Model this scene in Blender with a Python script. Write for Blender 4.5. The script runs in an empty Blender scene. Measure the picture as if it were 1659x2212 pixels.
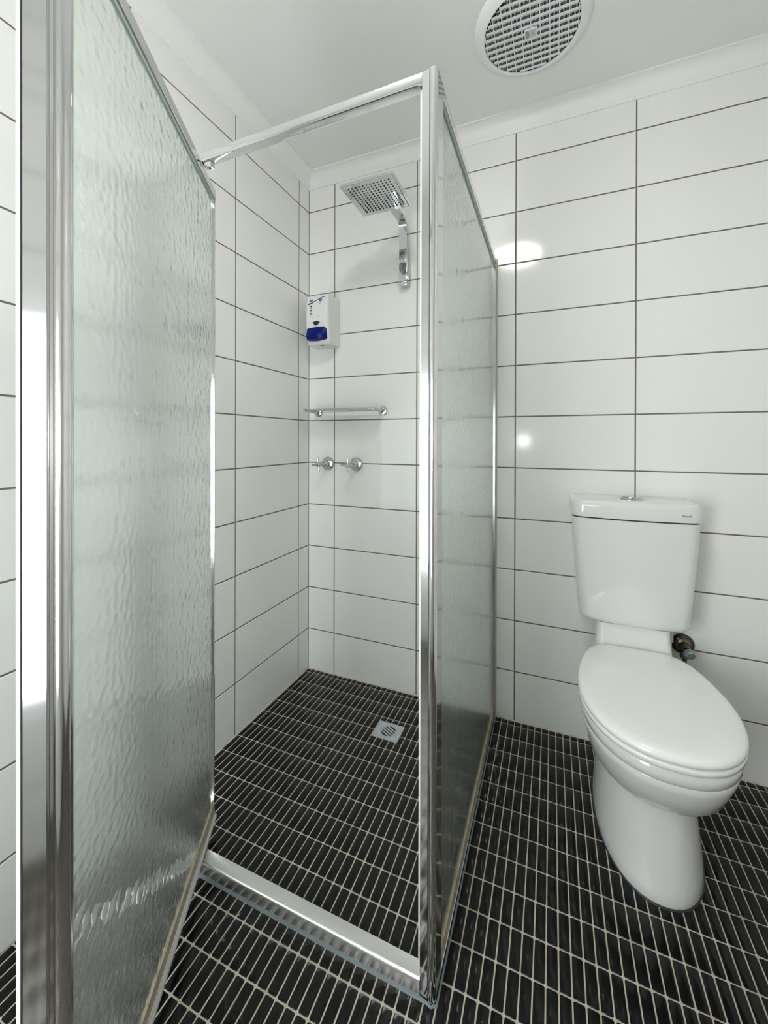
import bpy, bmesh, math, random
from mathutils import Vector, Matrix
random.seed(7)
PI = math.pi
sc = bpy.context.scene
col = sc.collection

# ------------------------------------------------------------------ camera
F_PX, W_PX, H_PX = 869.36, 1659.0, 2212.0
CX, CY = 829.5, 954.32
YAW, PITCH, ROLL = 0.3953, -0.0031, 0.0024
CAM = Vector((1.0825, -1.6519, 1.0994))

def cam_axes():
    f = Vector((-math.sin(YAW) * math.cos(PITCH), math.cos(YAW) * math.cos(PITCH), math.sin(PITCH)))
    r = Vector((math.cos(YAW), math.sin(YAW), 0.0))
    u = r.cross(f)
    r2 = r * math.cos(ROLL) + u * math.sin(ROLL)
    u2 = u * math.cos(ROLL) - r * math.sin(ROLL)
    return r2, u2, f
AX_R, AX_U, AX_F = cam_axes()
cd = bpy.data.cameras.new('camera')
cam = bpy.data.objects.new('camera', cd)
col.objects.link(cam)
m3 = Matrix((AX_R, AX_U, -AX_F)).transposed()
cam.matrix_world = Matrix.Translation(CAM) @ m3.to_4x4()
cd.sensor_fit = 'HORIZONTAL'
cd.sensor_width = 36.0
cd.lens = F_PX / W_PX * 36.0
cd.shift_y = -(H_PX / 2 - CY) / W_PX
cd.clip_start = 0.02
sc.camera = cam

def project(p):
    d = Vector(p) - CAM
    z = d.dot(AX_F)
    if z < 0.05:
        return None
    return CX + F_PX * d.dot(AX_R) / z, CY - F_PX * d.dot(AX_U) / z

# ------------------------------------------------------------------ world, exposure
wd = bpy.data.worlds.new('world')
sc.world = wd
wd.use_nodes = True
wd.node_tree.nodes['Background'].inputs[0].default_value = (0.8, 0.9, 1.0, 1)
wd.node_tree.nodes['Background'].inputs[1].default_value = 0.0
sc.view_settings.view_transform = 'Standard'
sc.view_settings.look = 'None'
sc.view_settings.exposure = 0.0
sc.view_settings.gamma = 1.0
sc.view_settings.use_curve_mapping = False
sc.cycles.max_bounces = 8
sc.cycles.diffuse_bounces = 4
sc.cycles.glossy_bounces = 3
sc.cycles.transmission_bounces = 5
sc.cycles.blur_glossy = 1.0
sc.cycles.use_light_tree = False
sc.cycles.adaptive_threshold = 0.05
sc.cycles.caustics_reflective = False
LAMP_POWER = 31.0       # emission of the ceiling light's diffuser
FILL_WINDOW_POWER = 10.2     # emission of the window added behind the camera for fill light
FILL_GLOBE_POWER = 34.0    # emission of the globe added behind the camera for frontal fill

# ------------------------------------------------------------------ materials
def nodes_of(m):
    m.use_nodes = True
    nt = m.node_tree
    return nt, nt.nodes['Principled BSDF']

def mat(name, rgb, rough=0.4, metal=0.0, spec=0.5, bump=None, vary=None, emit=None, coat=0.0):
    m = bpy.data.materials.new(name)
    nt, b = nodes_of(m)
    b.inputs['Base Color'].default_value = (*rgb, 1)
    b.inputs['Roughness'].default_value = rough
    b.inputs['Metallic'].default_value = metal
    b.inputs['Specular IOR Level'].default_value = spec
    b.inputs['Coat Weight'].default_value = coat
    tc = nt.nodes.new('ShaderNodeTexCoord')
    if vary:
        scale, rgb2, lo, hi = vary
        n = nt.nodes.new('ShaderNodeTexNoise')
        n.inputs['Scale'].default_value = scale
        n.inputs['Detail'].default_value = 4
        mr = nt.nodes.new('ShaderNodeMapRange')
        mr.inputs['From Min'].default_value = lo
        mr.inputs['From Max'].default_value = hi
        mx = nt.nodes.new('ShaderNodeMix')
        mx.data_type = 'RGBA'
        mx.inputs[6].default_value = (*rgb, 1)
        mx.inputs[7].default_value = (*rgb2, 1)
        geo = nt.nodes.new('ShaderNodeNewGeometry')
        nt.links.new(geo.outputs['Position'], n.inputs['Vector'])
        nt.links.new(n.outputs['Fac'], mr.inputs['Value'])
        nt.links.new(mr.outputs['Result'], mx.inputs[0])
        nt.links.new(mx.outputs[2], b.inputs['Base Color'])
    if bump:
        scale, strength, dist = bump
        n = nt.nodes.new('ShaderNodeTexNoise')
        n.inputs['Scale'].default_value = scale
        n.inputs['Detail'].default_value = 2
        geo = nt.nodes.new('ShaderNodeNewGeometry')
        nt.links.new(geo.outputs['Position'], n.inputs['Vector'])
        bp = nt.nodes.new('ShaderNodeBump')
        bp.inputs['Strength'].default_value = strength
        bp.inputs['Distance'].default_value = dist
        nt.links.new(n.outputs['Fac'], bp.inputs['Height'])
        nt.links.new(bp.outputs['Normal'], b.inputs['Normal'])
    if emit:
        b.inputs['Emission Color'].default_value = (*emit[0], 1)
        b.inputs['Emission Strength'].default_value = emit[1]
    return m

def hammered_glass(name, tint, scale, strength, rough):
    """patterned obscure glass: sharp wavy reflection, blurred transmission"""
    m = bpy.data.materials.new(name)
    m.use_nodes = True
    nt = m.node_tree
    for n in list(nt.nodes):
        if n.type != 'OUTPUT_MATERIAL': nt.nodes.remove(n)
    out = [n for n in nt.nodes if n.type == 'OUTPUT_MATERIAL'][0]
    L = nt.links.new
    tc = nt.nodes.new('ShaderNodeTexCoord')
    sx = nt.nodes.new('ShaderNodeSeparateXYZ')
    ad = nt.nodes.new('ShaderNodeMath'); ad.operation = 'ADD'
    mz = nt.nodes.new('ShaderNodeMath'); mz.operation = 'MULTIPLY'; mz.inputs[1].default_value = 0.9
    cx = nt.nodes.new('ShaderNodeCombineXYZ')
    nz = nt.nodes.new('ShaderNodeTexNoise')
    nz.noise_dimensions = '2D'
    nz.inputs['Scale'].default_value = 35
    nz.inputs['Detail'].default_value = 0
    vo = nt.nodes.new('ShaderNodeTexVoronoi')
    vo.voronoi_dimensions = '2D'
    vo.inputs['Scale'].default_value = scale
    vo.inputs['Randomness'].default_value = 0.8
    mx = nt.nodes.new('ShaderNodeVectorMath')
    mx.operation = 'MULTIPLY_ADD'
    mx.inputs[1].default_value = (0.008, 0.008, 0.0)
    sq = nt.nodes.new('ShaderNodeMath'); sq.operation = 'POWER'; sq.inputs[1].default_value = 1.7
    bp = nt.nodes.new('ShaderNodeBump')
    bp.inputs['Strength'].default_value = strength
    bp.inputs['Distance'].default_value = 0.002
    L(tc.outputs['Object'], sx.inputs[0])
    L(sx.outputs[0], ad.inputs[0]); L(sx.outputs[1], ad.inputs[1]); L(sx.outputs[2], mz.inputs[0])
    L(ad.outputs[0], cx.inputs[0]); L(mz.outputs[0], cx.inputs[1])
    L(cx.outputs[0], nz.inputs['Vector'])
    L(nz.outputs['Color'], mx.inputs[0]); L(cx.outputs[0], mx.inputs[2])
    L(mx.outputs['Vector'], vo.inputs['Vector'])
    L(vo.outputs['Distance'], sq.inputs[0])
    L(sq.outputs[0], bp.inputs['Height'])
    rf = nt.nodes.new('ShaderNodeBsdfRefraction')
    rf.inputs['Color'].default_value = (*tint, 1)
    rf.inputs['Roughness'].default_value = rough
    rf.inputs['IOR'].default_value = 1.2
    gl = nt.nodes.new('ShaderNodeBsdfGlossy')
    gl.inputs['Color'].default_value = (1, 1, 1, 1)
    gl.inputs['Roughness'].default_value = 0.05
    tl = nt.nodes.new('ShaderNodeBsdfTranslucent')
    tl.inputs['Color'].default_value = (*tint, 1)
    mt = nt.nodes.new('ShaderNodeMixShader')
    mt.inputs[0].default_value = 0.05
    L(rf.outputs[0], mt.inputs[1]); L(tl.outputs[0], mt.inputs[2])
    fr = nt.nodes.new('ShaderNodeFresnel')
    fr.inputs['IOR'].default_value = 1.7
    ge = nt.nodes.new('ShaderNodeNewGeometry')
    fb_ = nt.nodes.new('ShaderNodeMath'); fb_.operation = 'SUBTRACT'; fb_.inputs[0].default_value = 1.0
    fm = nt.nodes.new('ShaderNodeMath'); fm.operation = 'MULTIPLY'   # the surface mirror counts once, on the side the ray enters
    L(ge.outputs['Backfacing'], fb_.inputs[1]); L(fr.outputs['Fac'], fm.inputs[0]); L(fb_.outputs[0], fm.inputs[1])
    ms = nt.nodes.new('ShaderNodeMixShader')
    for n in (rf, gl, fr, tl): L(bp.outputs['Normal'], n.inputs['Normal'])
    L(fm.outputs[0], ms.inputs[0]); L(mt.outputs[0], ms.inputs[1]); L(gl.outputs[0], ms.inputs[2])
    L(ms.outputs[0], out.inputs['Surface'])
    return m

M = {
 'wall_tile': mat('white_glazed_tile', (0.875, 0.885, 0.855), 0.10),
 'wall_grout': mat('grey_wall_grout', (0.155, 0.147, 0.112), 0.9, vary=(14, (0.20, 0.175, 0.125), 0.4, 0.65)),
 'floor_tile': mat('black_glazed_tile', (0.0026, 0.0028, 0.0025), 0.13, spec=0.32, bump=(60, 0.10, 0.003), vary=(9, (0.0045, 0.005, 0.0043), 0.4, 0.7)),
 'floor_grout': mat('pale_floor_grout', (0.53, 0.49, 0.40), 0.85, vary=(22, (0.40, 0.33, 0.23), 0.5, 0.75)),
 'paint': mat('white_ceiling_paint', (0.85, 0.855, 0.83), 0.6),
 'cornice': mat('white_cornice_paint', (0.88, 0.89, 0.865), 0.45),
 'chrome': mat('chrome', (0.60, 0.61, 0.62), 0.06, 1.0),
 'frame': mat('polished_aluminium', (0.80, 0.805, 0.82), 0.10, 1.0, bump=None),
 'satin': mat('satin_aluminium', (0.86, 0.865, 0.86), 0.26, 1.0),
 'ceramic': mat('white_vitreous_china', (0.77, 0.78, 0.76), 0.07, coat=0.3),
 'seat': mat('white_seat_plastic', (0.88, 0.89, 0.865), 0.14),
 'plastic': mat('white_plastic', (0.80, 0.81, 0.80), 0.28),
 'vent_white': mat('fan_white_plastic', (0.86, 0.865, 0.88), 0.4),
 'badge': mat('badge_grey', (0.60, 0.64, 0.63), 0.35),
 'badge_dark': mat('badge_dark_grey', (0.30, 0.33, 0.33), 0.4),
 'dark': mat('dark_void', (0.012, 0.010, 0.008), 0.8),
 'seam_brown': mat('dark_brown', (0.06, 0.045, 0.03), 0.8),
 'rubber': mat('dark_rubber', (0.010, 0.011, 0.010), 0.5),
 'navy': mat('navy_print', (0.02, 0.022, 0.14), 0.35),
 'blue': mat('blue_push_bar', (0.0008, 0.010, 0.17), 0.3, spec=0.15),
 'grey_print': mat('grey_print', (0.42, 0.46, 0.47), 0.4),
 'sight': mat('smoked_window', (0.012, 0.020, 0.017), 0.1),
 'silicone': mat('grey_silicone', (0.16, 0.20, 0.215), 0.35),
 'dark_sealant': mat('dark_sealant', (0.03, 0.033, 0.036), 0.5),
 'cream_seal': mat('stained_sealant', (0.47, 0.40, 0.29), 0.5, vary=(30, (0.36, 0.27, 0.17), 0.45, 0.7)),
 'pale_seal': mat('pale_sealant', (0.62, 0.60, 0.50), 0.5),
 'green_strip': mat('dull_green', (0.33, 0.40, 0.37), 0.3),
 'clear_seal': mat('white_door_seal', (0.74, 0.745, 0.71), 0.4),
 'glass': hammered_glass('hammered_glass', (0.955, 0.988, 0.968), 60, 0.31, 0.24),
 'glass_side': hammered_glass('hammered_glass_side', (0.957, 0.990, 0.971), 60, 0.28, 0.28),
 'zinc': mat('drain_zinc', (0.58, 0.63, 0.67), 0.42, 0.2, vary=(60, (0.48, 0.50, 0.50), 0.4, 0.7)),
 'tarnish': mat('tarnished_metal', (0.10, 0.10, 0.085), 0.3, 0.9, vary=(80, (0.22, 0.16, 0.09), 0.4, 0.7)),
 'chrome_dark_reflection': mat('chrome_dark_reflection', (0.07, 0.07, 0.066), 0.14, 0.9),  # dark colour stands in for the dim under-cistern reflected in the chrome
 'knob': mat('grey_tap_knob', (0.30, 0.35, 0.36), 0.3, 0.4),
 'hot': mat('red_dot', (0.45, 0.02, 0.02), 0.3),
 'door_paint': mat('pale_door_paint', (0.62, 0.60, 0.56), 0.4),  # leaf tone lightened to bounce fill onto the low walls
 'lamp': mat('lamp_diffuser', (0.9, 0.9, 0.9), 0.4, emit=((1.0, 0.985, 0.95), LAMP_POWER)),
 'globe': mat('fill_globe', (0.9, 0.9, 0.9), 0.4, emit=((1.0, 0.985, 0.965), FILL_GLOBE_POWER)),
 'fill_pane': mat('frosted_fill_pane', (0.9, 0.9, 0.9), 0.3, emit=((0.94, 0.97, 1.0), FILL_WINDOW_POWER)),
}

# ------------------------------------------------------------------ mesh helpers
class MB:
    def __init__(s):
        s.v, s.f = [], []
    def add(s, vs, fs):
        o = len(s.v)
        s.v += [tuple(p) for p in vs]
        s.f += [tuple(i + o for i in f) for f in fs]
        return s
    def box(s, x0, x1, y0, y1, z0, z1):
        return s.add([(x0,y0,z0),(x1,y0,z0),(x1,y1,z0),(x0,y1,z0),(x0,y0,z1),(x1,y0,z1),(x1,y1,z1),(x0,y1,z1)],
                     [(0,3,2,1),(4,5,6,7),(0,1,5,4),(1,2,6,5),(2,3,7,6),(3,0,4,7)])
    def rings(s, rings, cap0=True, cap1=True, closed=True):
        n = len(rings[0]); o = len(s.v)
        for r in rings: s.v += [tuple(p) for p in r]
        for i in range(len(rings) - 1):
            for j in range(n if closed else n - 1):
                k = (j + 1) % n
                s.f.append((o + i*n + j, o + i*n + k, o + (i+1)*n + k, o + (i+1)*n + j))
        if cap0: s.f.append(tuple(o + j for j in reversed(range(n))))
        if cap1: s.f.append(tuple(o + (len(rings)-1)*n + j for j in range(n)))
        return s
    def lathe(s, prof, origin, axis='z', n=32, cap0=True, cap1=True):
        """prof: (radius, height) pairs along axis."""
        ax = {'x': Vector((1,0,0)), 'y': Vector((0,1,0)), 'z': Vector((0,0,1)), '-y': Vector((0,-1,0)), '-z': Vector((0,0,-1))}[axis] if isinstance(axis, str) else Vector(axis).normalized()
        a = ax.orthogonal().normalized(); b = ax.cross(a)
        o = Vector(origin)
        rs = [[o + ax*h + (a*math.cos(2*PI*j/n) + b*math.sin(2*PI*j/n))*r for j in range(n)] for r, h in prof]
        return s.rings(rs, cap0, cap1)
    def tube(s, pts, r, n=12):
        pts = [Vector(p) for p in pts]
        rs = []
        t0 = (pts[1]-pts[0]).normalized(); a = t0.orthogonal().normalized()
        for i, p in enumerate(pts):
            t = (pts[min(i+1,len(pts)-1)] - pts[max(i-1,0)]).normalized()
            a = (a - t*a.dot(t)).normalized(); b = t.cross(a)
            rr = r[i] if isinstance(r, (list, tuple)) else r
            rs.append([p + (a*math.cos(2*PI*j/n) + b*math.sin(2*PI*j/n))*rr for j in range(n)])
        return s.rings(rs)
    def prism(s, poly, z0, z1):
        return s.rings([[(x,y,z0) for x,y in poly], [(x,y,z1) for x,y in poly]])
    def build(s, name, material, parent=None, smooth=None, bevel=None, loc=None):
        me = bpy.data.meshes.new(name)
        me.from_pydata(s.v, [], s.f)
        bm = bmesh.new(); bm.from_mesh(me)
        bmesh.ops.recalc_face_normals(bm, faces=bm.faces)
        if bevel:
            w, seg = bevel
            ed = [e for e in bm.edges if len(e.link_faces) == 2 and e.calc_face_angle(0) > 0.6]
            bmesh.ops.bevel(bm, geom=ed, offset=w, segments=seg, profile=0.5, affect='EDGES', clamp_overlap=True)
            if smooth is None: smooth = 40
        bm.to_mesh(me); bm.free()
        if smooth:
            for p in me.polygons: p.use_smooth = True
            me.set_sharp_from_angle(angle=math.radians(smooth))
        me.materials.append(M[material])
        o = bpy.data.objects.new(name, me)
        col.objects.link(o)
        if parent: o.parent = parent
        if loc: o.location = loc
        return o

def thing(name, label, cat, loc=(0,0,0), rotz=0.0, group=None):
    o = bpy.data.objects.new(name, None)
    o.empty_display_size = 0.05
    col.objects.link(o)
    o.location = loc; o.rotation_euler = (0, 0, rotz)
    o['label'] = label; o['category'] = cat
    if group: o['group'] = group
    return o
def structure(o, label=None, cat=None):
    o['kind'] = 'structure'
    if label: o['label'] = label
    if cat: o['category'] = cat
    return o

def text_mesh(name, body, size, material, parent, matrix, shear=0.0, depth=0.0003):
    cu = bpy.data.curves.new(name, 'FONT')
    cu.body = body; cu.size = size; cu.extrude = depth; cu.shear = shear
    cu.align_x = 'CENTER'; cu.align_y = 'CENTER'
    t = bpy.data.objects.new(name + '_tmp', cu); col.objects.link(t)
    dg = bpy.context.evaluated_depsgraph_get(); dg.update()
    me = bpy.data.meshes.new_from_object(t.evaluated_get(dg))
    bpy.data.objects.remove(t); bpy.data.curves.remove(cu)
    me.transform(matrix)
    me.materials.clear(); me.materials.append(M[material])
    o = bpy.data.objects.new(name, me); col.objects.link(o); o.parent = parent
    return o

# ================================================================== SETTING
ROOM_X, ROOM_Y, CEIL = 1.95, -2.15, 2.360
TW, TH, GR = 0.4045, 0.2, 0.0046
ZOFF = -0.006
TOP_TILE = 2.31

floor = MB().box(-0.1, ROOM_X + 0.1, ROOM_Y - 0.1, 0.1, -0.10, -0.0011).build('floor', 'floor_grout')
structure(floor, 'floor of small black glazed stick tiles with pale grout', 'floor')
wall_back = MB().box(-0.1, ROOM_X + 0.1, 0.0012, 0.10, -0.02, CEIL + 0.02).build('wall_back', 'wall_grout')
structure(wall_back, 'white tiled back wall behind the shower head and toilet', 'wall')
wall_left = MB().box(-0.10, -0.0012, ROOM_Y, 0.0012, -0.02, CEIL + 0.02).build('wall_left', 'wall_grout')
structure(wall_left, 'white tiled left wall beside the open shower door', 'wall')
wall_right = MB().box(ROOM_X + 0.0012, ROOM_X + 0.10, ROOM_Y, 0.0012, -0.02, CEIL + 0.02).build('wall_right', 'wall_grout')
structure(wall_right, 'white tiled right wall beyond the toilet', 'wall')
WX0, WX1, WZ0, WZ1 = 0.06, 0.66, 0.40, 1.44
wr = MB()
wr.box(-0.1, WX0, ROOM_Y - 0.1, ROOM_Y - 0.0012, -0.02, CEIL + 0.02)
wr.box(WX1, ROOM_X + 0.1, ROOM_Y - 0.1, ROOM_Y - 0.0012, -0.02, CEIL + 0.02)
wr.box(WX0, WX1, ROOM_Y - 0.1, ROOM_Y - 0.0012, -0.02, WZ0)
wr.box(WX0, WX1, ROOM_Y - 0.1, ROOM_Y - 0.0012, WZ1, CEIL + 0.02)
wall_rear = wr.build('wall_rear', 'wall_grout')
structure(wall_rear, 'white tiled rear wall with an added fill window and a pale door', 'wall')
ceiling = MB().box(-0.1, ROOM_X + 0.1, ROOM_Y - 0.1, 0.1, CEIL, CEIL + 0.08).build('ceiling', 'paint')
structure(ceiling, 'plain white painted ceiling above the tiled walls', 'ceiling')

# ---- coved cornice, mitred round the room
CD = 0.050
def cove_profile():
    p = [(0.0, TOP_TILE - 0.010), (0.004, TOP_TILE - 0.010)]
    for i in range(9):
        a = PI/2 * i / 8
        # concave quarter curve from the wall to the ceiling
        p.append((0.006 + (CD - 0.010) * (1 - math.cos(a)), TOP_TILE - 0.004 + (CEIL - 0.006 - TOP_TILE + 0.004) * math.sin(a)))
    p += [(CD, CEIL - 0.006), (CD, CEIL), (0.0, CEIL)]
    return p
def cornice(name, corners):
    # corners: ((x,y),(inward x,inward y)) at both mitred ends
    mb = MB(); prof = cove_profile()
    mb.rings([[(c[0] + n[0]*d, c[1] + n[1]*d, z) for d, z in prof] for c, n in corners])
    return structure(mb.build(name, 'cornice', smooth=35), None)
structure(cornice('trim_1', [((0,0),(1,-1)), ((ROOM_X,0),(-1,-1))]), 'white coved cornice along the back wall', 'cornice')
structure(cornice('trim_2', [((0,ROOM_Y),(1,1)), ((0,0),(1,-1))]), 'white coved cornice along the left wall', 'cornice')
structure(cornice('trim_3', [((ROOM_X,0),(-1,-1)), ((ROOM_X,ROOM_Y),(-1,1))]), 'white coved cornice along the right wall', 'cornice')
structure(cornice('trim_4', [((ROOM_X,ROOM_Y),(-1,1)), ((0,ROOM_Y),(1,1))]), 'white coved cornice along the rear wall', 'cornice')

# ---- wall tiles: each one a part with a chamfered edge
def tile_mesh(w, h, t=0.0012, c=0.0012):
    """local: x 0..w, z 0..h, front at y=0 facing -y, back at y=t."""
    vs = [(0,t,0),(w,t,0),(w,t,h),(0,t,h), (0,c*0.7,0),(w,c*0.7,0),(w,c*0.7,h),(0,c*0.7,h),
          (c,0,c),(w-c,0,c),(w-c,0,h-c),(c,0,h-c)]
    fs = [(8,9,10,11),(4,5,9,8),(5,6,10,9),(6,7,11,10),(7,4,8,11),(0,1,5,4),(1,2,6,5),(2,3,7,6),(3,0,4,7)]
    return vs, fs
tile_cache = {}
def tile_data(w, h):
    k = (round(w, 4), round(h, 4))
    if k not in tile_cache:
        vs, fs = tile_mesh(w, h)
        me = bpy.data.meshes.new('tile')
        me.from_pydata(vs, [], fs); me.materials.append(M['wall_tile'])
        tile_cache[k] = me
    return tile_cache[k]
def spans(lines, lo, hi):
    e = [lo] + [l for l in lines if lo + 0.004 < l < hi - 0.004] + [hi]
    out = []
    for a, b in zip(e[:-1], e[1:]):
        a2 = a + (GR/2 if a != lo else 0.0008); b2 = b - (GR/2 if b != hi else 0.0008)
        if b2 - a2 > 0.006: out.append((a2, b2))
    return out
zl = [k*TH + ZOFF for k in range(0, 13)]
zs = spans(zl, 0.0, TOP_TILE)
xb = spans([0.1407 + TW*i for i in range(5)], 0.0, ROOM_X)
yl = spans([-(0.0821 + TW*i) for i in range(5, -1, -1)], ROOM_Y, 0.0)
for z0, z1 in zs:
    for x0, x1 in xb:
        o = bpy.data.objects.new('tile', tile_data(x1 - x0, z1 - z0)); col.objects.link(o)
        o.parent = wall_back; o.location = (x0 + random.uniform(-1,1)*0.0002, 0, z0)
    for y0, y1 in yl:
        o = bpy.data.objects.new('tile', tile_data(y1 - y0, z1 - z0)); col.objects.link(o)
        o.parent = wall_left; o.location = (0, y0, z0); o.rotation_euler = (0, 0, PI/2)
def tile_field(parent, placed):
    mb = MB()
    for mtx, w, h in placed:
        vs, fs = tile_mesh(w, h)
        mb.add([mtx @ Vector(v) for v in vs], fs)
    o = mb.build('tile_field', 'wall_tile', parent); o['kind'] = 'stuff'
DX0, DX1, DZ1 = 0.98, 1.80, 2.06
pl = []
for z0, z1 in zs:
    for y0, y1 in yl:
        pl.append((Matrix.Translation((ROOM_X, y1, z0)) @ Matrix.Rotation(-PI/2, 4, 'Z'), y1 - y0, z1 - z0))
tile_field(wall_right, pl)
pl = []
for z0, z1 in spans(sorted(zl + [WZ0, WZ1, DZ1]), 0.0, TOP_TILE):
    for x0, x1 in spans(sorted([0.1407 + TW*i for i in range(5)] + [WX0, WX1, DX0, DX1]), 0.0, ROOM_X):
        mx, mz = (x0+x1)/2, (z0+z1)/2
        if WX0 < mx < WX1 and WZ0 < mz < WZ1: continue
        if DX0 < mx < DX1 and mz < DZ1: continue
        pl.append((Matrix.Translation((x1, ROOM_Y, z0)) @ Matrix.Rotation(PI, 4, 'Z'), x1 - x0, z1 - z0))
tile_field(wall_rear, pl)

# ---- rear wall, unseen: window added for fill light, door paled to bounce it
wn = structure(MB().box(WX0, WX1, ROOM_Y-0.03, ROOM_Y-0.012, WZ0, WZ0+0.03).box(WX0, WX1, ROOM_Y-0.03, ROOM_Y-0.012, WZ1-0.03, WZ1)
    .box(WX0, WX0+0.03, ROOM_Y-0.03, ROOM_Y-0.012, WZ0+0.03, WZ1-0.03).box(WX1-0.03, WX1, ROOM_Y-0.03, ROOM_Y-0.012, WZ0+0.03, WZ1-0.03)
    .build('fill_window_1', 'plastic'), 'added frosted louvre fill window in the rear wall', 'window')
for i in range(4):
    h = (WZ1 - WZ0 - 0.06) / 4
    MB().box(WX0+0.03, WX1-0.03, ROOM_Y-0.025, ROOM_Y-0.019, WZ0+0.03+h*i+0.002, WZ0+0.03+h*(i+1)-0.002).build('pane', 'fill_pane', wn)
dr = structure(MB().box(DX0, DX1, ROOM_Y-0.0012, ROOM_Y+0.012, 0.0, DZ1).build('door_1', 'clear_seal'), 'unseen door, paled to bounce light, in a white frame in the rear wall', 'door')
MB().box(DX0+0.05, DX1-0.05, ROOM_Y+0.012, ROOM_Y+0.022, 0.006, DZ1-0.05).build('door_leaf', 'door_paint', dr, bevel=(0.002, 1))
MB().lathe([(0.026,0),(0.026,0.006),(0.011,0.008),(0.011,0.04)], (DX0+0.11, ROOM_Y+0.022, 1.0), 'y', 20).tube([(DX0+0.11, ROOM_Y+0.062, 1.0), (DX0+0.22, ROOM_Y+0.062, 1.0)], 0.009).build('door_handle', 'chrome', dr, smooth=40)

# ---- floor tiles
FX0, FPX, FY0, FPY, FG = 0.021, 0.0245, -0.026, 0.0753, 0.0029
DRAIN = (0.4665, 0.5655, -0.2870, -0.1985)
def minus(r, d):
    x0, x1, y0, y1 = r; a0, a1, b0, b1 = d
    if x1 <= a0 or x0 >= a1 or y1 <= b0 or y0 >= b1: return [r]
    out = []
    if y1 > b1: out.append((x0, x1, b1, y1))
    if y0 < b0: out.append((x0, x1, y0, b0))
    yy0, yy1 = max(y0, b0), min(y1, b1)
    if x0 < a0: out.append((x0, a0, yy0, yy1))
    if x1 > a1: out.append((a1, x1, yy0, yy1))
    return [q for q in out if q[1]-q[0] > 0.004 and q[3]-q[2] > 0.004]
def floor_tile_mesh(w, l, c=0.0011, k=0.0022):
    """centred; top at z=0; clipped corners and a soft edge."""
    def octa(i, z):
        a, b = w/2 - i, l/2 - i; kk = min(k, a*0.4, b*0.4)
        return [(-a+kk,-b,z),(a-kk,-b,z),(a,-b+kk,z),(a,b-kk,z),(a-kk,b,z),(-a+kk,b,z),(-a,b-kk,z),(-a,-b+kk,z)]
    vs = octa(0, -0.0013) + octa(0.0003, -0.0004) + octa(c, 0)
    fs = []
    for r in range(2):
        for j in range(8):
            q = (j+1) % 8
            fs.append((r*8+j, r*8+q, (r+1)*8+q, (r+1)*8+j))
    fs.append(tuple(16+j for j in range(8)))
    return vs, fs
rects = []
xe = [0.0] + [FX0 + FPX*m for m in range(80) if FX0 + FPX*m < ROOM_X - 0.004] + [ROOM_X]
ye = [0.0] + [FY0 - FPY*n for n in range(30) if FY0 - FPY*n > ROOM_Y + 0.004] + [ROOM_Y]
for i in range(len(xe)-1):
    for j in range(len(ye)-1):
        r = (xe[i]+FG/2, xe[i+1]-FG/2, ye[j+1]+FG/2, ye[j]-FG/2)
        rects += minus(r, DRAIN)
def inside(poly, u, v):
    c = False
    for (x1,y1),(x2,y2) in zip(poly, poly[1:]+poly[:1]):
        if (y1 > v) != (y2 > v) and u < (x2-x1)*(v-y1)/(y2-y1)+x1: c = not c
    return c
HIDERS = [[(40,0),(40,2212),(340,2212),(463,1765),(460,415),(240,0)], [(908,100),(908,2150),(965,2150),(1072,1550),(1072,560),(958,200)],
          [(1250,1380),(1250,1560),(1285,1640),(1280,1720),(1330,1880),(1460,1967),(1525,1930),(1505,1765),(1600,1700),(1615,1600),(1500,1400)]]
def shown_area(r):
    q = [project((x,y,0)) for x,y in ((r[0],r[2]),(r[1],r[2]),(r[1],r[3]),(r[0],r[3]))]
    if any(p is None for p in q): return 0
    u = sum(p[0] for p in q)/4; v = sum(p[1] for p in q)/4
    if not (0 < u < W_PX and 0 < v < H_PX): return 0
    if any(inside(h, u, v) for h in HIDERS): return 0
    return abs(sum(q[i][0]*q[(i+1)%4][1] - q[(i+1)%4][0]*q[i][1] for i in range(4)))/2
order = sorted(range(len(rects)), key=lambda i: -shown_area(rects[i]))
single = set(order[:300])
rest = MB(); fcache = {}
for i, r in enumerate(rects):
    w, l = r[1]-r[0], r[3]-r[2]
    c = ((r[0]+r[1])/2, (r[2]+r[3])/2)
    jit = (random.gauss(0, 0.004), random.gauss(0, 0.004), random.gauss(0, 0.004))
    dz = 0.0
    if i in single:
        k = (round(w,4), round(l,4))
        if k not in fcache:
            vs, fs = floor_tile_mesh(w, l)
            me = bpy.data.meshes.new('tile'); me.from_pydata(vs, [], fs); me.materials.append(M['floor_tile'])
            for p in me.polygons: p.use_smooth = True
            me.set_sharp_from_angle(angle=math.radians(50))
            fcache[k] = me
        o = bpy.data.objects.new('tile', fcache[k]); col.objects.link(o); o.parent = floor
        o.location = (c[0], c[1], dz); o.rotation_euler = (jit[0], jit[1], jit[2])
    else:
        vs, fs = floor_tile_mesh(w, l)
        mtx = Matrix.Translation((c[0], c[1], dz)) @ Matrix.Rotation(jit[2], 4, 'Z') @ Matrix.Rotation(jit[0], 4, 'X') @ Matrix.Rotation(jit[1], 4, 'Y')
        rest.add([mtx @ Vector(v) for v in vs], fs)
ro = rest.build('tile_field', 'floor_tile', floor, smooth=50); ro['kind'] = 'stuff'

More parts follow.
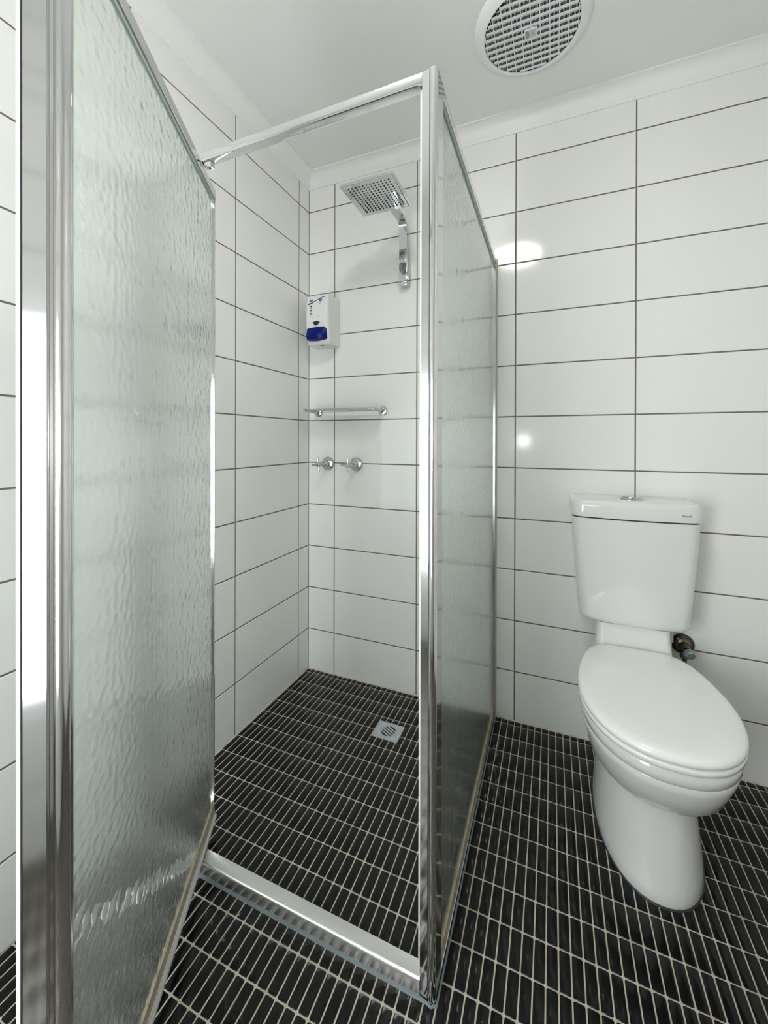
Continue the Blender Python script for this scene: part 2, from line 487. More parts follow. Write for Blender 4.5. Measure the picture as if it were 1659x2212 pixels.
# ---- stained sealant fillet where the walls meet the floor
M['fillet'] = mat('stained_fillet', (0.55, 0.52, 0.44), 0.6, vary=(25, (0.34, 0.25, 0.15), 0.5, 0.75))
def fillet(name, a, b, n, label):
    mb = MB()
    mb.rings([[(p[0], p[1], 0.0), (p[0], p[1], 0.0040), (p[0]+n[0]*0.0036, p[1]+n[1]*0.0036, 0.0)] for p in (a, b)])
    structure(mb.build(name, 'fillet'), label, 'trim')
fillet('trim_5', (0.0005,-0.0002), (0.8610,-0.0002), (0,-1), 'thin stained sealant line along the shower back wall at the floor')
fillet('trim_6', (0.8830,-0.0002), (ROOM_X-0.0005,-0.0002), (0,-1), 'thin sealant line at the floor behind the toilet')
fillet('trim_7', (0.0002,-0.8650), (0.0002,-0.0005), (1,0), 'thin stained sealant line along the shower left wall at the floor')
# ================================================================== SHOWER SCREEN (fixed frame)
SX = 0.876
scr = thing('shower_screen', 'fixed chrome-framed shower screen with corner post, header, sill and textured side pane', 'shower screen', (0.86, -0.87, 0))
def to_local(t, mb):
    l = t.location
    mb.v = [(x-l[0], y-l[1], z-l[2]) for x, y, z in mb.v]
    return mb
def post_profile():
    p = [(0.8445,-0.8915),(0.8600,-0.8930)]
    for i in range(13):
        a = math.radians(200 + (350-200)*i/12)
        p.append((0.8680 + 0.0088*math.cos(a), -0.8880 + 0.0088*math.sin(a)))
    p += [(0.8762,-0.8850),(0.8762,-0.8480),(0.8600,-0.8480),(0.8560,-0.8640),(0.8445,-0.8660)]
    return p
post = to_local(scr, MB().prism(post_profile(), 0.0, 1.8215)).build('corner_post', 'frame', scr, smooth=30)
to_local(scr, MB().prism([(x,y) for x,y in post_profile()], 1.8215, 1.8235)).build('post_cap', 'green_strip', post)
post['label'] = 'chrome corner post with rounded nose'
to_local(scr, MB().box(0.8395, 0.8445, -0.886, -0.868, 0.036, 1.795)).build('strike_strip', 'clear_seal', scr)
to_local(scr, MB().box(0.0225, 0.8444, -0.8930, -0.8700, 1.8000, 1.8225)).build('header_rail', 'frame', scr, bevel=(0.0015, 2))
sill = MB()
sp = [(-0.8945,0.0),(-0.8945,0.029),(-0.8938,0.0322),(-0.8922,0.0345),(-0.8895,0.0355),(-0.8640,0.0355),(-0.8630,0.0345),(-0.8630,0.0)]
sill.rings([[(x, y, z) for y, z in sp] for x in (0.0225, 0.8444)])
sl = to_local(scr, sill).build('sill', 'satin', scr, smooth=35)
bead = MB(); bp = [(-0.8946,0.0),(-0.8946,0.0020),(-0.8960,0.0012),(-0.8975,0.0007),(-0.8990,0.0)]
bead.rings([[(x, y, z) for y, z in bp] for x in (0.0225, 0.872)])
to_local(scr, bead).build('silicone_bead', 'silicone', scr, smooth=60)
nb = [(0.8446,-0.8920),(0.860,-0.8945),(0.869,-0.898),(0.8775,-0.892),(0.8775,-0.01)]
nb2 = [(0.845,-0.8965),(0.860,-0.899),(0.8695,-0.9015),(0.8810,-0.894),(0.8810,-0.01)]
to_local(scr, MB().rings([[(a[0],a[1],0.0),(a[0],a[1],0.0025),(b[0],b[1],0.0)] for a, b in zip(nb, nb2)])).build('silicone_bead', 'silicone', scr, smooth=60)
to_local(scr, MB().box(0.0, 0.0225, -0.8945, -0.866, 0.0, 1.8225)).build('wall_jamb', 'frame', scr, bevel=(0.001,1))
pane = to_local(scr, MB().box(0.8645, 0.8695, -0.8485, -0.012, 0.030, 1.792)).build('glass_pane', 'glass_side', scr)
pane['label'] = 'textured obscure glass pane'
to_local(scr, MB().box(0.8618, 0.8762, -0.8479, -0.0005, 1.800, 1.8200)).build('top_rail', 'frame', scr, bevel=(0.001,1))
to_local(scr, MB().box(0.8625, 0.8725, -0.8479, -0.0155, 1.790, 1.7999)).build('green_strip', 'green_strip', scr)  # thin green strip below the side pane's top rail
to_local(scr, MB().box(0.8618, 0.8762, -0.8479, -0.0005, 0.0, 0.0120)).build('bottom_rail', 'frame', scr, bevel=(0.001,1))
to_local(scr, MB().box(0.8625, 0.8730, -0.8479, -0.0155, 0.0121, 0.0360)).build('sealant_strip', 'cream_seal', scr)
to_local(scr, MB().box(0.8618, 0.8762, -0.0150, -0.0005, 0.0121, 1.7999)).build('wall_channel', 'frame', scr, bevel=(0.001,1))
to_local(scr, MB().box(0.8763, 0.8815, -0.0050, -0.0003, 0.0, 1.8200)).build('wall_sealant', 'pale_seal', scr)
bk = to_local(scr, MB().box(0.272, 0.292, -0.889, -0.874, 1.7865, 1.7999)).build('pivot_bracket', 'satin', scr, bevel=(0.001,1))
to_local(scr, MB().lathe([(0.003,0),(0.003,0.0006)], (0.283,-0.8815,1.7864), '-z', 12)).build('screw', 'rubber', bk)

# ================================================================== SHOWER DOOR (pivoted open)
PIV = 0.12
DDIR = Vector((0.5, -0.866, 0)).normalized(); DNRM = Vector((0.866, 0.5, 0)).normalized()
D0 = Vector((0.203, -0.794, 0))
dloc = D0 + DDIR*PIV; 
door = thing('shower_door', 'textured obscure glass shower door standing open toward the viewer', 'shower door', (dloc.x, dloc.y, 0.0385), math.atan2(DDIR.y, DDIR.x))
def dbox(s0, s1, n0, n1, z0, z1):
    return MB().box(s0-PIV, s1-PIV, n0, n1, z0-0.0385, z1-0.0385)
DT = 1.797
g = dbox(0.004, 0.634, -0.0025, 0.0025, 0.058, DT-0.024).build('glass_pane', 'glass', door)
g['label'] = 'wavy textured obscure glass'
dbox(0.0, 0.640, -0.0080, 0.0080, DT-0.0235, DT).build('top_rail', 'frame', door, bevel=(0.001,1))
dbox(0.006, 0.634, -0.0048, 0.0048, DT-0.034, DT-0.0236).build('green_strip', 'green_strip', door)  # thin green strip below the door's top rail
dbox(0.0, 0.640, -0.0080, 0.0080, 0.0390, 0.0550).build('bottom_rail', 'satin', door, bevel=(0.001,1))
dbox(0.002, 0.640, 0.0081, 0.0125, 0.0385, 0.0480).build('drip_seal', 'clear_seal', door)
dbox(0.006, 0.634, -0.0050, 0.0050, 0.0551, 0.0760).build('sealant_strip', 'cream_seal', door)
dbox(0.0, 0.0058, -0.0065, 0.0065, 0.0551, DT-0.0240).build('edge_channel', 'frame', door)
dbox(-0.0035, -0.0001, -0.0025, 0.0025, 0.0551, DT-0.004).build('edge_seal', 'clear_seal', door)
def stile_profile():
    p = [(0.634,-0.010),(0.634,0.0085),(0.6455,0.0085),(0.6465,0.0105)]
    for i in range(15):
        a = math.radians(175 - (175+40)*i/14)
        p.append((0.6565 + 0.0098*math.cos(a), 0.0140 + 0.0098*math.sin(a)))
    p += [(0.6650,0.0045),(0.6690,0.0035),(0.6690,-0.0215),(0.6600,-0.0240),(0.6480,-0.0240),(0.6480,-0.010)]
    return p
st = MB().prism([(s-PIV, n) for s, n in stile_profile()], 0.0390-0.0385, DT+0.001-0.0385).build('handle_stile', 'frame', door, smooth=30)
st['label'] = 'chrome closing stile with rounded full-height handle'
MB().box(0.6600-PIV, 0.6690-PIV, -0.0285, -0.0241, 0.0008, DT-0.0385).build('magnet_seal', 'clear_seal', door)

# ================================================================== TOILET
TX = 1.329
toi = thing('toilet', 'white close-coupled toilet with closed lid against the tiled wall', 'toilet', (TX, -0.30, 0))
def egg(hw, yb, ym, yf, z, n=56, ef=2.25, eb=3.0, hb=None):
    """plan outline, counter-clockwise; front is toward -y. hb: half width at the back edge"""
    pts = []
    for i in range(n):
        a = 2*PI*i/n
        c, s = math.cos(a), math.sin(a)
        e = ef if s < 0 else eb
        r = (abs(c)**e + abs(s)**e) ** (-1/e)
        x = hw*c*r
        y = ym + (s*r*(ym-yf) if s < 0 else s*r*(yb-ym))
        if s > 0 and hb: x *= 1 - (1-hb/hw) * (s*r)**1.6
        pts.append((x, y + 0.30, z))
    return pts
pan = MB()
secs = [ # z, hw, yb, ym, yf
 (0.000,0.1245,-0.065,-0.270,-0.5240),(0.006,0.1265,-0.064,-0.270,-0.5265),(0.030,0.1250,-0.064,-0.270,-0.5210),(0.080,0.1215,-0.062,-0.268,-0.5040),
 (0.120,0.1180,-0.060,-0.266,-0.4880),(0.165,0.1155,-0.058,-0.265,-0.4680),(0.190,0.1150,-0.056,-0.268,-0.4620),(0.203,0.1165,-0.054,-0.275,-0.4660),
 (0.216,0.1215,-0.052,-0.290,-0.4900),(0.232,0.1305,-0.050,-0.310,-0.5230),(0.254,0.1425,-0.048,-0.330,-0.5590),(0.283,0.1545,-0.046,-0.350,-0.5910),
 (0.322,0.1635,-0.044,-0.365,-0.6120),(0.348,0.1690,-0.042,-0.375,-0.6240),(0.366,0.1710,-0.042,-0.380,-0.6285),(0.3685,0.1695,-0.042,-0.380,-0.6270),
 (0.3705,0.1725,-0.042,-0.380,-0.6305),(0.385,0.1735,-0.042,-0.382,-0.6320),(0.397,0.1725,-0.042,-0.382,-0.6310),(0.401,0.1680,-0.044,-0.382,-0.6260)]
pan.rings([egg(hw, yb, ym, yf, z, hb=min(hw,0.112)) for z, hw, yb, ym, yf in secs])
pan.build('pan', 'ceramic', toi, smooth=75)
MB().rings([egg(0.1265+d, -0.062, -0.27, -0.5265-d, z, hb=0.114) for d, z in ((0.0022,0.0),(0.0018,0.0015),(0.0003,0.0025))]).build('base_sealant', 'dark_sealant', toi, smooth=60)
MB().rings([egg(hw, -0.150, -0.395, yf, z, hb=hb, eb=7) for z, hw, yf, hb in ((0.4015,0.172,-0.634,0.126),(0.404,0.1755,-0.638,0.128),(0.414,0.1765,-0.6395,0.129),(0.4175,0.1745,-0.637,0.127))]).build('seat', 'seat', toi, smooth=60)
lid = MB().rings([egg(hw, yb, -0.395, yf, z, hb=hb, eb=7) for z, hw, yb, yf, hb in
    ((0.4190,0.1735,-0.158,-0.6360,0.124),(0.4210,0.1765,-0.155,-0.6395,0.127),(0.4270,0.1775,-0.154,-0.6405,0.128),(0.4335,0.1755,-0.156,-0.6385,0.126),(0.4380,0.1700,-0.162,-0.6320,0.120),
     (0.4405,0.1560,-0.172,-0.6150,0.108),(0.4420,0.1200,-0.200,-0.5700,0.080),(0.4428,0.0600,-0.290,-0.4900,0.04))]).build('seat_lid', 'seat', toi, smooth=60)
for sx in (-0.078, 0.078):
    MB().lathe([(0.012,-0.02),(0.012,0.02)], (sx, 0.30-0.148, 0.418), 'x', 16).build('hinge', 'seat', toi, smooth=40)
def dshape(hw, yb, yf, r, bow, z, n=8, cx=0.0):
    """back flat on the wall, front corners rounded, front gently bowed."""
    p = [(-hw, yb)]
    for i in range(n+1):
        a = PI + (PI/2)*i/n
        p.append((-hw + r + r*math.cos(a), yf + r + r*math.sin(a)))
    for i in range(1, 8):
        t = i/8
        p.append((-hw + r + (2*hw-2*r)*t, yf - bow*4*t*(1-t)))
    for i in range(n+1):
        a = 1.5*PI + (PI/2)*i/n
        p.append((hw - r + r*math.cos(a), yf + r + r*math.sin(a)))
    p.append((hw, yb))
    return [(x+cx, y+0.30, z) for x, y in p]
YB = -0.0015
cis = MB()
for_z = [(0.4960,0.135,-0.120),(0.4970,0.1450,-0.128),(0.5010,0.1525,-0.1350),(0.5080,0.1570,-0.1395),(0.520,0.1592,-0.1415),(0.60,0.1655,-0.1450),(0.70,0.1735,-0.1490),(0.80,0.1795,-0.1520),(0.8430,0.1815,-0.1530)]
cis.rings([dshape(hw, YB, yf, 0.040, 0.012, z) for z, hw, yf in for_z])
cis.build('cistern', 'ceramic', toi, smooth=50)
MB().rings([dshape(0.1780, YB-0.002, -0.1490, 0.038, 0.012, z) for z in (0.8431,0.8469)]).build('lid_gap', 'seam_brown', toi)  # seam under the lid drawn as a dark brown ring
cl = MB()
cl.rings([dshape(hw, YB, yf, 0.042, 0.012, z) for z, hw, yf in ((0.8470,0.1815,-0.1530),(0.8480,0.1850,-0.1560),(0.8600,0.1860,-0.1570),(0.8850,0.1855,-0.1565),(0.8960,0.1835,-0.1545),(0.9020,0.1790,-0.1500),(0.9050,0.1700,-0.1410),(0.9062,0.150,-0.125))])
clo = cl.build('cistern_lid', 'ceramic', toi, smooth=50)
text_mesh('brand_print', 'Novelli', 0.0085, 'grey_print', clo, Matrix.Translation((0.135, 0.30-0.1630, 0.8700)) @ Matrix.Rotation(math.radians(5),4,'Z') @ Matrix.Rotation(PI/2, 4, 'X'), depth=0.0012)
fb = MB().lathe([(0.036,0.9052),(0.0365,0.9085),(0.033,0.9115)], (0.0, 0.30-0.085, 0), 'z', 32).build('flush_button', 'chrome', toi, smooth=40)
for s in (-1, 1):
    half = [(0.029*math.cos(a), 0.029*math.sin(a)) for a in [PI*i/16 for i in range(17)]]
    half = [(x, 0.0012 + y) if s > 0 else (x, -0.0012 - y) for x, y in half]
    c30, s30 = math.cos(0.9), math.sin(0.9)
    MB().prism([(x*c30-y*s30, x*s30+y*c30 + 0.30-0.085) for x, y in half], 0.9116, 0.9145).build('button_half', 'chrome', fb, smooth=40)
nk = MB().rings([dshape(hw, -0.03, yf, 0.02, 0.002, z) for z, hw, yf in ((0.395,0.110,-0.1520),(0.430,0.1070,-0.1420),(0.460,0.1050,-0.1360),(0.4959,0.1040,-0.1340))])
nk.build('neck', 'ceramic', toi, smooth=50)

# ---- stop valve on the wall under the cistern
sv = thing('stop_valve', 'tarnished chrome water stop valve on the wall under the cistern', 'valve', (1.494, 0, 0.412))
MB().lathe([(0.034,0.0005),(0.034,0.004),(0.030,0.010),(0.020,0.014)], (0,0,0), '-y', 28).build('flange', 'chrome_dark_reflection', sv, smooth=35)
MB().lathe([(0.021,0.0145),(0.022,0.017),(0.0150,0.020),(0.0135,0.045),(0.0120,0.058)], (0,0,0), '-y', 20).build('valve_body', 'tarnish', sv, smooth=35)
kn = MB().lathe([(0.0125,0),(0.0165,0.004),(0.0165,0.016),(0.013,0.020)], (0,-0.0585,-0.001), (0.25,-0.93,-0.28), 8).build('knob', 'knob', sv, smooth=25)
MB().lathe([(0.0045,0.0),(0.0040,0.001)], Vector((0,-0.0585,-0.001)) + Vector((0.25,-0.93,-0.28)).normalized()*0.0205, (0.25,-0.93,-0.28), 12).build('screw', 'chrome', kn)
MB().lathe([(0.0125,0.012),(0.0135,0.020),(0.0135,0.030),(0.008,0.034),(0.0065,0.060),(0.0065,0.120)], (-0.003,-0.036,0), '-z', 8).build('outlet_nut', 'tarnish', sv, smooth=25)
MB().tube([(-0.003,-0.036,-0.12),(-0.006,-0.038,-0.16),(-0.030,-0.045,-0.175),(-0.046,-0.05,-0.14),(-0.047,-0.048,-0.05),(-0.045,-0.045,0.0795)], 0.0055, 10).build('supply_hose', 'clear_seal', sv, smooth=60)
MB().lathe([(0.0095,0.02),(0.0095,0.045),(0.0075,0.05),(0.0075,0.079)], (-0.0455,-0.046,0), 'z', 8).build('hose_nut', 'pale_seal', sv, smooth=25)

# ================================================================== SHOWER FITTINGS
HX, HY, HZ = 0.492, -0.308, 1.986
sh = thing('overhead_shower', 'square chrome rain shower head on a flat bent arm', 'shower head', (0.495, -0.001, 1.79))
def off(t, mb):
    return to_local(t, mb)
hp = off(sh, MB().box(HX-0.101, HX+0.101, HY-0.100, HY+0.100, HZ, HZ+0.009)).build('head_plate', 'chrome', sh, bevel=(0.0015, 2))
nz = MB()
for i in range(12):
    for j in range(12):
        nz.lathe([(0.0031,0),(0.0029,0.0012),(0.0018,0.0018)], (HX-0.0765+0.0139*i, HY-0.0765+0.0139*j, HZ-0.0001), '-z', 8)
n_ = off(sh, nz).build('nozzle_field', 'rubber', hp); n_['kind'] = 'stuff'
def strip_yz(path, th, x0, x1):
    mb = MB(); L, R = [], []
    pts = [Vector(p) for p in path]
    for i, p in enumerate(pts):
        t = (pts[min(i+1,len(pts)-1)] - pts[max(i-1,0)]).normalized()
        nrm = Vector((-t.y, t.x)) * th/2
        L.append(p + nrm); R.append(p - nrm)
    poly = L + R[::-1]
    n = len(L)
    rings = []
    for a, b in zip(L, R):
        rings.append([(x0,a.x,a.y),(x1,a.x,a.y),(x1,b.x,b.y),(x0,b.x,b.y)])
    return mb.rings(rings)
path = [(-0.045,1.775),(-0.045,1.80),(-0.037,1.835),(-0.036,1.86),(-0.036,2.00)]
for i in range(1, 9):
    a = PI/2*i/8
    path.append((-0.036 - 0.030*(1-math.cos(a)), 2.00 + 0.030*math.sin(a)))
path += [(HY-0.018, 2.030)]
off(sh, strip_yz(path, 0.011, 0.4785, 0.5115)).build('arm', 'chrome', sh, smooth=30)
off(sh, MB().box(0.4765, 0.5135, -0.0390, -0.0005, 1.762, 1.815)).build('wall_bracket', 'chrome', sh, bevel=(0.0015,2))
off(sh, MB().box(HX-0.017, HX+0.017, HY-0.017, HY+0.017, HZ+0.0091, 2.0244)).build('swivel_block', 'chrome', sh, bevel=(0.002,2))

# ---- taps
def make_tap(x, rot, label):
    t = thing('shower_tap', label, 'tap', (x, 0, 0.990), group='chrome shower taps')
    MB().lathe([(0.0320,0.0004),(0.0320,0.004),(0.0290,0.009),(0.0200,0.013)], (0,0,0), '-y', 36).build('flange', 'chrome', t, smooth=35)
    MB().lathe([(0.0165,0.0131),(0.0165,0.036),(0.0150,0.040),(0.0105,0.042),(0.0105,0.058),(0.0085,0.060),(0.0085,0.078)], (0,0,0), '-y', 28).build('spindle', 'chrome', t, smooth=35)
    h = MB().lathe([(0.0100,0.0781),(0.0110,0.081),(0.0110,0.094),(0.0095,0.0975)], (0,0,0), '-y', 24).build('handle', 'chrome', t, smooth=35)
    for k in range(4):
        a = rot + PI/2*k
        d = Vector((math.cos(a), 0, math.sin(a)))
        MB().tube([Vector((0,-0.0875,0)) + d*0.0100, Vector((0,-0.0875,0)) + d*0.0340, Vector((0,-0.0875,0)) + d*0.0352], [0.0048,0.0048,0.0032], 12).build('spoke', 'chrome', h, smooth=40)
    return t, h
ta, ha = make_tap(0.108, math.radians(7), 'cross-handle shower tap nearer the wall corner, its flange by the grout joint')
MB().lathe([(0.0035,0.0976),(0.0030,0.0982)], (0,0,0), '-y', 16).build('indicator', 'hot', ha)
tb, hb_ = make_tap(0.258, math.radians(-5), 'cross-handle shower tap farther from the wall corner, the right one of the pair')

# ---- soap shelf
ss = thing('soap_shelf', 'narrow chrome soap shelf on two round wall mounts above the taps', 'shelf', (0.223, 0, 1.231))
FR = -0.112
for x in (-0.166, 0.166):
    MB().lathe([(0.0200,0.0004),(0.0200,0.005),(0.0170,0.0085),(0.0095,0.010)], (x,0,0), '-y', 28).build('mount', 'chrome', ss, smooth=35)
    MB().tube([(x,-0.0102,0),(x,-0.06,0.002),(x*1.005,FR-0.0065,0.004)], [0.0085,0.0085,0.0085], 14).build('bracket_arm', 'chrome', ss, smooth=40)
MB().tube([(-0.157,FR,0.004),(0.157,FR,0.004)], 0.0055, 12).build('front_rail', 'chrome', ss, smooth=40)
MB().tube([(-0.157,-0.024,0.002),(0.157,-0.024,0.002)], 0.0035, 10).build('rear_rail', 'chrome', ss, smooth=40)
MB().box(-0.157, 0.030, FR+0.0056, -0.0276, -0.0005, 0.0015).build('tray', 'chrome', ss)
for i in range(10):
    x = 0.0375 + 0.0118*i
    MB().box(x, x+0.0070, FR+0.0056, -0.0276, -0.0005, 0.0015).build('slat', 'chrome', ss)

# ---- soap dispenser
SDX = 0.110
sd = thing('soap_dispenser', 'white wall soap dispenser with a blue push bar in the shower corner', 'soap dispenser', (SDX, 0, 1.531))
def yfront(z):   # z above the base
    pts = [(0.0,-0.092),(0.03,-0.100),(0.08,-0.109),(0.13,-0.112),(0.18,-0.1085),(0.21,-0.104),(0.224,-0.098)]
    for (a, ya), (b, yb2) in zip(pts[:-1], pts[1:]):
        if z <= b: return ya + (yb2-ya)*(z-a)/(b-a)
    return pts[-1][1]
def rrect(hw, yb, yf, r, z, n=6):
    p = [(-hw, yb)]
    for i in range(n+1):
        a = PI + (PI/2)*i/n
        p.append((-hw + r + r*math.cos(a), yf + r + r*math.sin(a)))
    for i in range(n+1):
        a = 1.5*PI + (PI/2)*i/n
        p.append((hw - r + r*math.cos(a), yf + r + r*math.sin(a)))
    p.append((hw, yb))
    return [(x, y, z) for x, y in p]
rs = []
for z in (0.0, 0.002, 0.006, 0.03, 0.055, 0.08, 0.105, 0.13, 0.155, 0.18, 0.205, 0.216, 0.222, 0.225):
    e = {0.0: 0.004, 0.002: 0.0015, 0.006: 0.0, 0.216: 0.0015, 0.222: 0.005, 0.225: 0.011}.get(z, 0.0)
    rs.append(rrect(0.0595 - e*0.8, -0.0005, yfront(z) + e, 0.016, z))
body = MB().rings(rs).build('housing', 'plastic', sd, smooth=45)
def decal(poly, name, material, parent=sd, lift=0.0006):
    mb = MB()
    a = [(x, yfront(z) - lift, z) for x, z in poly]
    b = [(x, yfront(z) + 0.001, z) for x, z in poly]
    return mb.rings([b, a]).build(name, material, parent)
def ell(cx, cz, rx, rz, n=20):
    return [(cx + rx*math.cos(2*PI*i/n), cz + rz*math.sin(2*PI*i/n)) for i in range(n)]
top, bot = [], []
for i in range(17):
    t = i/16
    x = -0.043 + 0.082*t
    z = 0.181 + 0.026*(t*t*(3-2*t)) 
    w = 0.0026*(1-t)**1.5 + 0.0009 + (0.0012 if t > 0.8 else 0)*(t-0.8)/0.2
    top.append((x, z+w)); bot.append((x, z-w))
decal(top + bot[::-1], 'wave_print', 'navy')
text_mesh('logo_print', 'deb', 0.0135, 'navy', sd, Matrix.Translation((-0.029, yfront(0.1955)-0.0008, 0.1955)) @ Matrix.Rotation(PI/2+math.radians(4), 4, 'X'), shear=0.3, depth=0.0006)
c_ = decal(ell(0.020, 0.1945, 0.0072, 0.0078), 'round_emblem', 'navy')
decal([(0.020,0.1980),(0.0222,0.1950),(0.0210,0.1915),(0.0190,0.1915),(0.0178,0.1950)], 'emblem_mark', 'plastic', c_, 0.0012)
for k, zz in enumerate((0.166, 0.1495, 0.1330)):
    c_ = decal(ell(-0.0285 + 0.0010*k, zz, 0.0062, 0.0064), 'round_emblem', 'navy')
    decal(ell(-0.0293 + 0.0010*k, zz-0.0008, 0.0030, 0.0024, 10) if k == 0 else [(-0.0315+0.001*k, zz-0.0045),(-0.0285+0.001*k, zz+0.0028),(-0.0255+0.001*k, zz-0.0045)] if k == 1 else [(-0.0305+0.001*k, zz-0.005),(-0.0305+0.001*k, zz+0.0022),(-0.0265+0.001*k, zz+0.0022),(-0.0265+0.001*k, zz-0.005)], 'emblem_mark', 'plastic', c_, 0.0012)
for x0, x1, z0 in ((0.010,0.026,0.179),(0.013,0.0225,0.1765),(0.0085,0.0145,0.120),(0.0135,0.0165,0.1175)):
    decal([(x0,z0),(x1,z0),(x1,z0+0.0014),(x0,z0+0.0014)], 'faint_print', 'grey_print')
fan = [(-0.0185,0.0955)] + [(-0.0185 + 0.037*i/8, 0.0955 + 0.005*math.sin(PI*i/8)) for i in range(1,8)] + [(0.0185,0.0955),(0.009,0.0850),(0.003,0.0815),(-0.003,0.0815),(-0.009,0.0850)]
decal([(x*1.24, 0.0905 + (z-0.0905)*1.35 - 0.0008) for x, z in fan], 'window_surround', 'clear_seal', lift=0.0010)
decal(fan, 'sight_window', 'sight', lift=0.0022)
# wedge shaped push bar
pb = MB()
y0 = -0.088
def bar_ring(x, dep, zt, zb):
    return [(x, y0, zt), (x, -0.104-dep*0.35, zt), (x, -0.104-dep, zb+(zt-zb)*0.40), (x, -0.104-dep*0.62, zb+0.004), (x, -0.098, zb), (x, y0, zb)]
pb.rings([bar_ring(-0.0500,0.004,0.0690,0.022), bar_ring(-0.0470,0.0145,0.0715,0.018), bar_ring(-0.030,0.0215,0.0725,0.0155), bar_ring(0.0,0.0235,0.0735,0.0145),
          bar_ring(0.025,0.0205,0.0735,0.0160), bar_ring(0.0440,0.0100,0.0725,0.019), bar_ring(0.0500,0.0015,0.0700,0.023)])
pb.build('push_bar', 'blue', sd, smooth=28)
MB().lathe([(0.0075,0.0),(0.0075,0.0008)], (0.008,-0.070,-0.0001), '-z', 16).build('nozzle_slot', 'rubber', sd)
MB().lathe([(0.0032,0.0),(0.0032,0.0007)], (0.0596,-0.022,0.204), 'x', 12).build('key_hole', 'grey_print', sd)

# ================================================================== FLOOR DRAIN
d0, d1, e0, e1 = DRAIN
dn = thing('floor_drain', 'small square metal floor waste with a round slotted grate', 'drain', ((d0+d1)/2, (e0+e1)/2, 0))
hw, hl = (d1-d0)/2 - 0.002, (e1-e0)/2 - 0.002
HOLE = 0.0345
def plate_with_hole(hw, hl, r, z0, z1, n=40):
    mb = MB(); outer, inner = [], []
    for i in range(n):
        a = 2*PI*i/n; c, s = math.cos(a), math.sin(a)
        k = min(hw/abs(c) if abs(c) > 1e-6 else 9, hl/abs(s) if abs(s) > 1e-6 else 9)
        outer.append((c*k, s*k)); inner.append((c*r, s*r))
    return mb.rings([[(x,y,z0) for x,y in outer],[(x,y,z1) for x,y in outer],[(x,y,z1) for x,y in inner],[(x,y,z0) for x,y in inner]], False, False)
plate_with_hole(hw, hl, HOLE+0.0012, -0.0012, 0.0008).build('plate', 'zinc', dn)
rg = MB()
n = 40
rg.rings([[(HOLE*math.cos(2*PI*i/n), HOLE*math.sin(2*PI*i/n), z) for i in range(n)] for z in (-0.0010, 0.0006)] + [[(0.0275*math.cos(2*PI*i/n), 0.0275*math.sin(2*PI*i/n), z) for i in range(n)] for z in (0.0006, -0.0010)], False, False)
gr = rg.build('grate', 'zinc', dn)
ca, sa = math.cos(math.radians(62)), math.sin(math.radians(62))
for k in range(-2, 2):
    cy_ = (k + 0.5) * 0.0107
    hl_ = math.sqrt(max(0.0276**2 - cy_**2, 0))
    q = [(-hl_, cy_-0.0026), (hl_, cy_-0.0026), (hl_, cy_+0.0026), (-hl_, cy_+0.0026)]
    MB().prism([(x*sa + y*ca, -x*ca + y*sa) for x, y in q], -0.0010, 0.0005).build('grate_bar', 'zinc', gr)
MB().lathe([(HOLE-0.0005,-0.00108),(HOLE-0.0005,-0.00102)], (0,0,0), 'z', 32).build('sump', 'dark', dn)

# ================================================================== EXHAUST FAN
EX, EY = 1.020, -0.350
ef = thing('exhaust_fan', 'round white ceiling exhaust fan with a slotted grille', 'exhaust fan', (EX, EY, CEIL))
MB().lathe([(0.168,-0.0005),(0.168,-0.004),(0.163,-0.010),(0.150,-0.0185),(0.1405,-0.0215),(0.1375,-0.0205),(0.1365,-0.0165)], (0,0,0), 'z', 64, False, False).build('rim', 'vent_white', ef, smooth=35)
MB().lathe([(0.1364,-0.0164),(0.1364,-0.0012)], (0,0,0), 'z', 48, False, True).build('fan_cavity', 'dark', ef)
RG, ZG0, ZG1 = 0.1362, -0.0198, -0.0170
PY, PX = 0.0208, 0.0262
k0 = -6
for k in range(-6, 7):
    y = k*PY
    a = RG**2 - max(abs(y-0.005), abs(y+0.005))**2
    if a <= 0.0004: continue
    hx = math.sqrt(a)
    o = MB().box(-hx, hx, y-0.0037, y+0.0037, ZG0, ZG0+0.0012).build('slat', 'vent_white', ef)
for k in range(-5, 6):
    x = k*PX
    hy = math.sqrt(max(RG**2 - x*x, 0)) - 0.001
    MB().box(x-0.0011, x+0.0011, -hy, hy, ZG0-0.0007, ZG0-0.0001).build('grille_rib', 'vent_white', ef)
fins = MB()
for k in range(-7, 7):
    yc = (k+0.5)*PY
    i = -60
    x = -0.136
    while x < 0.136:
        if math.hypot(x, yc) < RG - 0.004:
            fins.box(x-0.00030, x+0.00030, yc-0.0067, yc+0.0067, ZG0+0.0003, ZG0+0.0011)
        x += 0.00374
    hx2 = RG**2 - (yc+0.004)**2
    if hx2 > 0.0004:
        hx = math.sqrt(hx2); fins.box(-hx, hx, yc-0.0046, yc-0.0036, ZG0+0.0003, ZG0+0.0009)
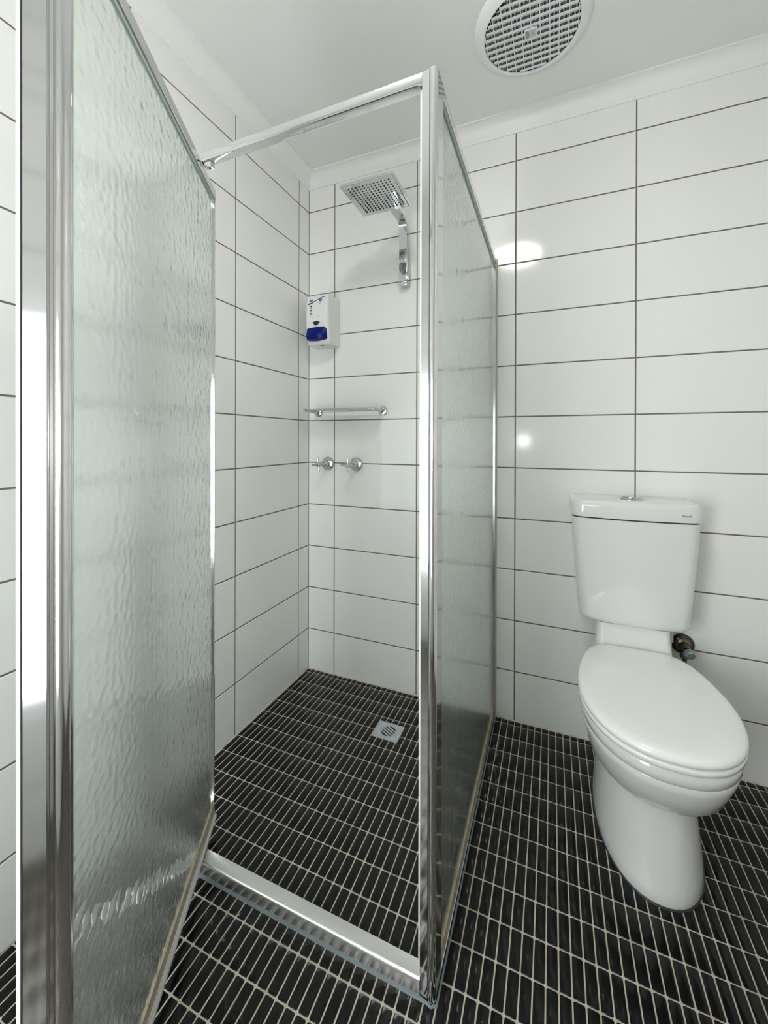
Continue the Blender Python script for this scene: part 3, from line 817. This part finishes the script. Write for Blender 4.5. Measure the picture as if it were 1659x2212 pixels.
fo = fins.build('grille_fins', 'vent_white', ef); fo['kind'] = 'stuff'
bx = MB().box(-0.0185, 0.0185, -0.0150, 0.0150, ZG0-0.0045, ZG0-0.0008).build('badge', 'vent_white', ef, bevel=(0.001,1))
MB().box(-0.0168, 0.0150, -0.0133, 0.0133, ZG0-0.0050, ZG0-0.0046).build('badge_plate', 'badge', bx)
arc = [(-0.0160,-0.0125),(-0.0160,0.0125)] + [(-0.0115 + 0.0065*math.sin(PI*i/10), 0.0125*math.cos(PI*i/10)) for i in range(11)]
MB().prism(arc, ZG0-0.0054, ZG0-0.0051).build('badge_emblem', 'badge_dark', bx)
# lettering read from below, turned a quarter
text_mesh('badge_lettering', 'IXL', 0.0125, 'badge_dark', bx, Matrix.Translation((0.0052, 0.0, ZG0-0.0053)) @ Matrix.Rotation(PI/2, 4, 'Z') @ Matrix.Rotation(PI, 4, 'X'))

# ================================================================== CEILING LIGHT (above the frame; its reflection shows on the tiles)
LX, LY = 0.865, -1.15
cl_ = thing('ceiling_light', 'round white glass ceiling light in front of the shower', 'light', (LX, LY, CEIL))
MB().lathe([(0.155,-0.0005),(0.155,-0.018),(0.149,-0.024)], (0,0,0), 'z', 48, True, True).build('base', 'plastic', cl_, smooth=35)
MB().lathe([(0.146,-0.0245),(0.142,-0.040),(0.126,-0.058),(0.096,-0.072),(0.055,-0.080),(0.012,-0.083)], (0,0,0), 'z', 32).build('diffuser', 'lamp', cl_, smooth=60)

# ================================================================== FILL LAMP (invented, behind the camera; brightens frontally and glints on the tiles)
wl = thing('fill_globe_lamp', 'small white globe added as fill lamp on the rear wall between window and door', 'light', (0.85, ROOM_Y, 1.10))
MB().lathe([(0.045,0.0003),(0.045,0.010),(0.030,0.016),(0.022,0.030)], (0,0,0), 'y', 28).build('base', 'plastic', wl, smooth=35)
MB().lathe([(0.022,0.0302)] + [(0.048*math.sin(a), 0.072 - 0.048*math.cos(a)) for a in [math.radians(30 + 14.5*i) for i in range(11)]], (0,0,0), 'y', 20).build('globe', 'globe', wl, smooth=60)
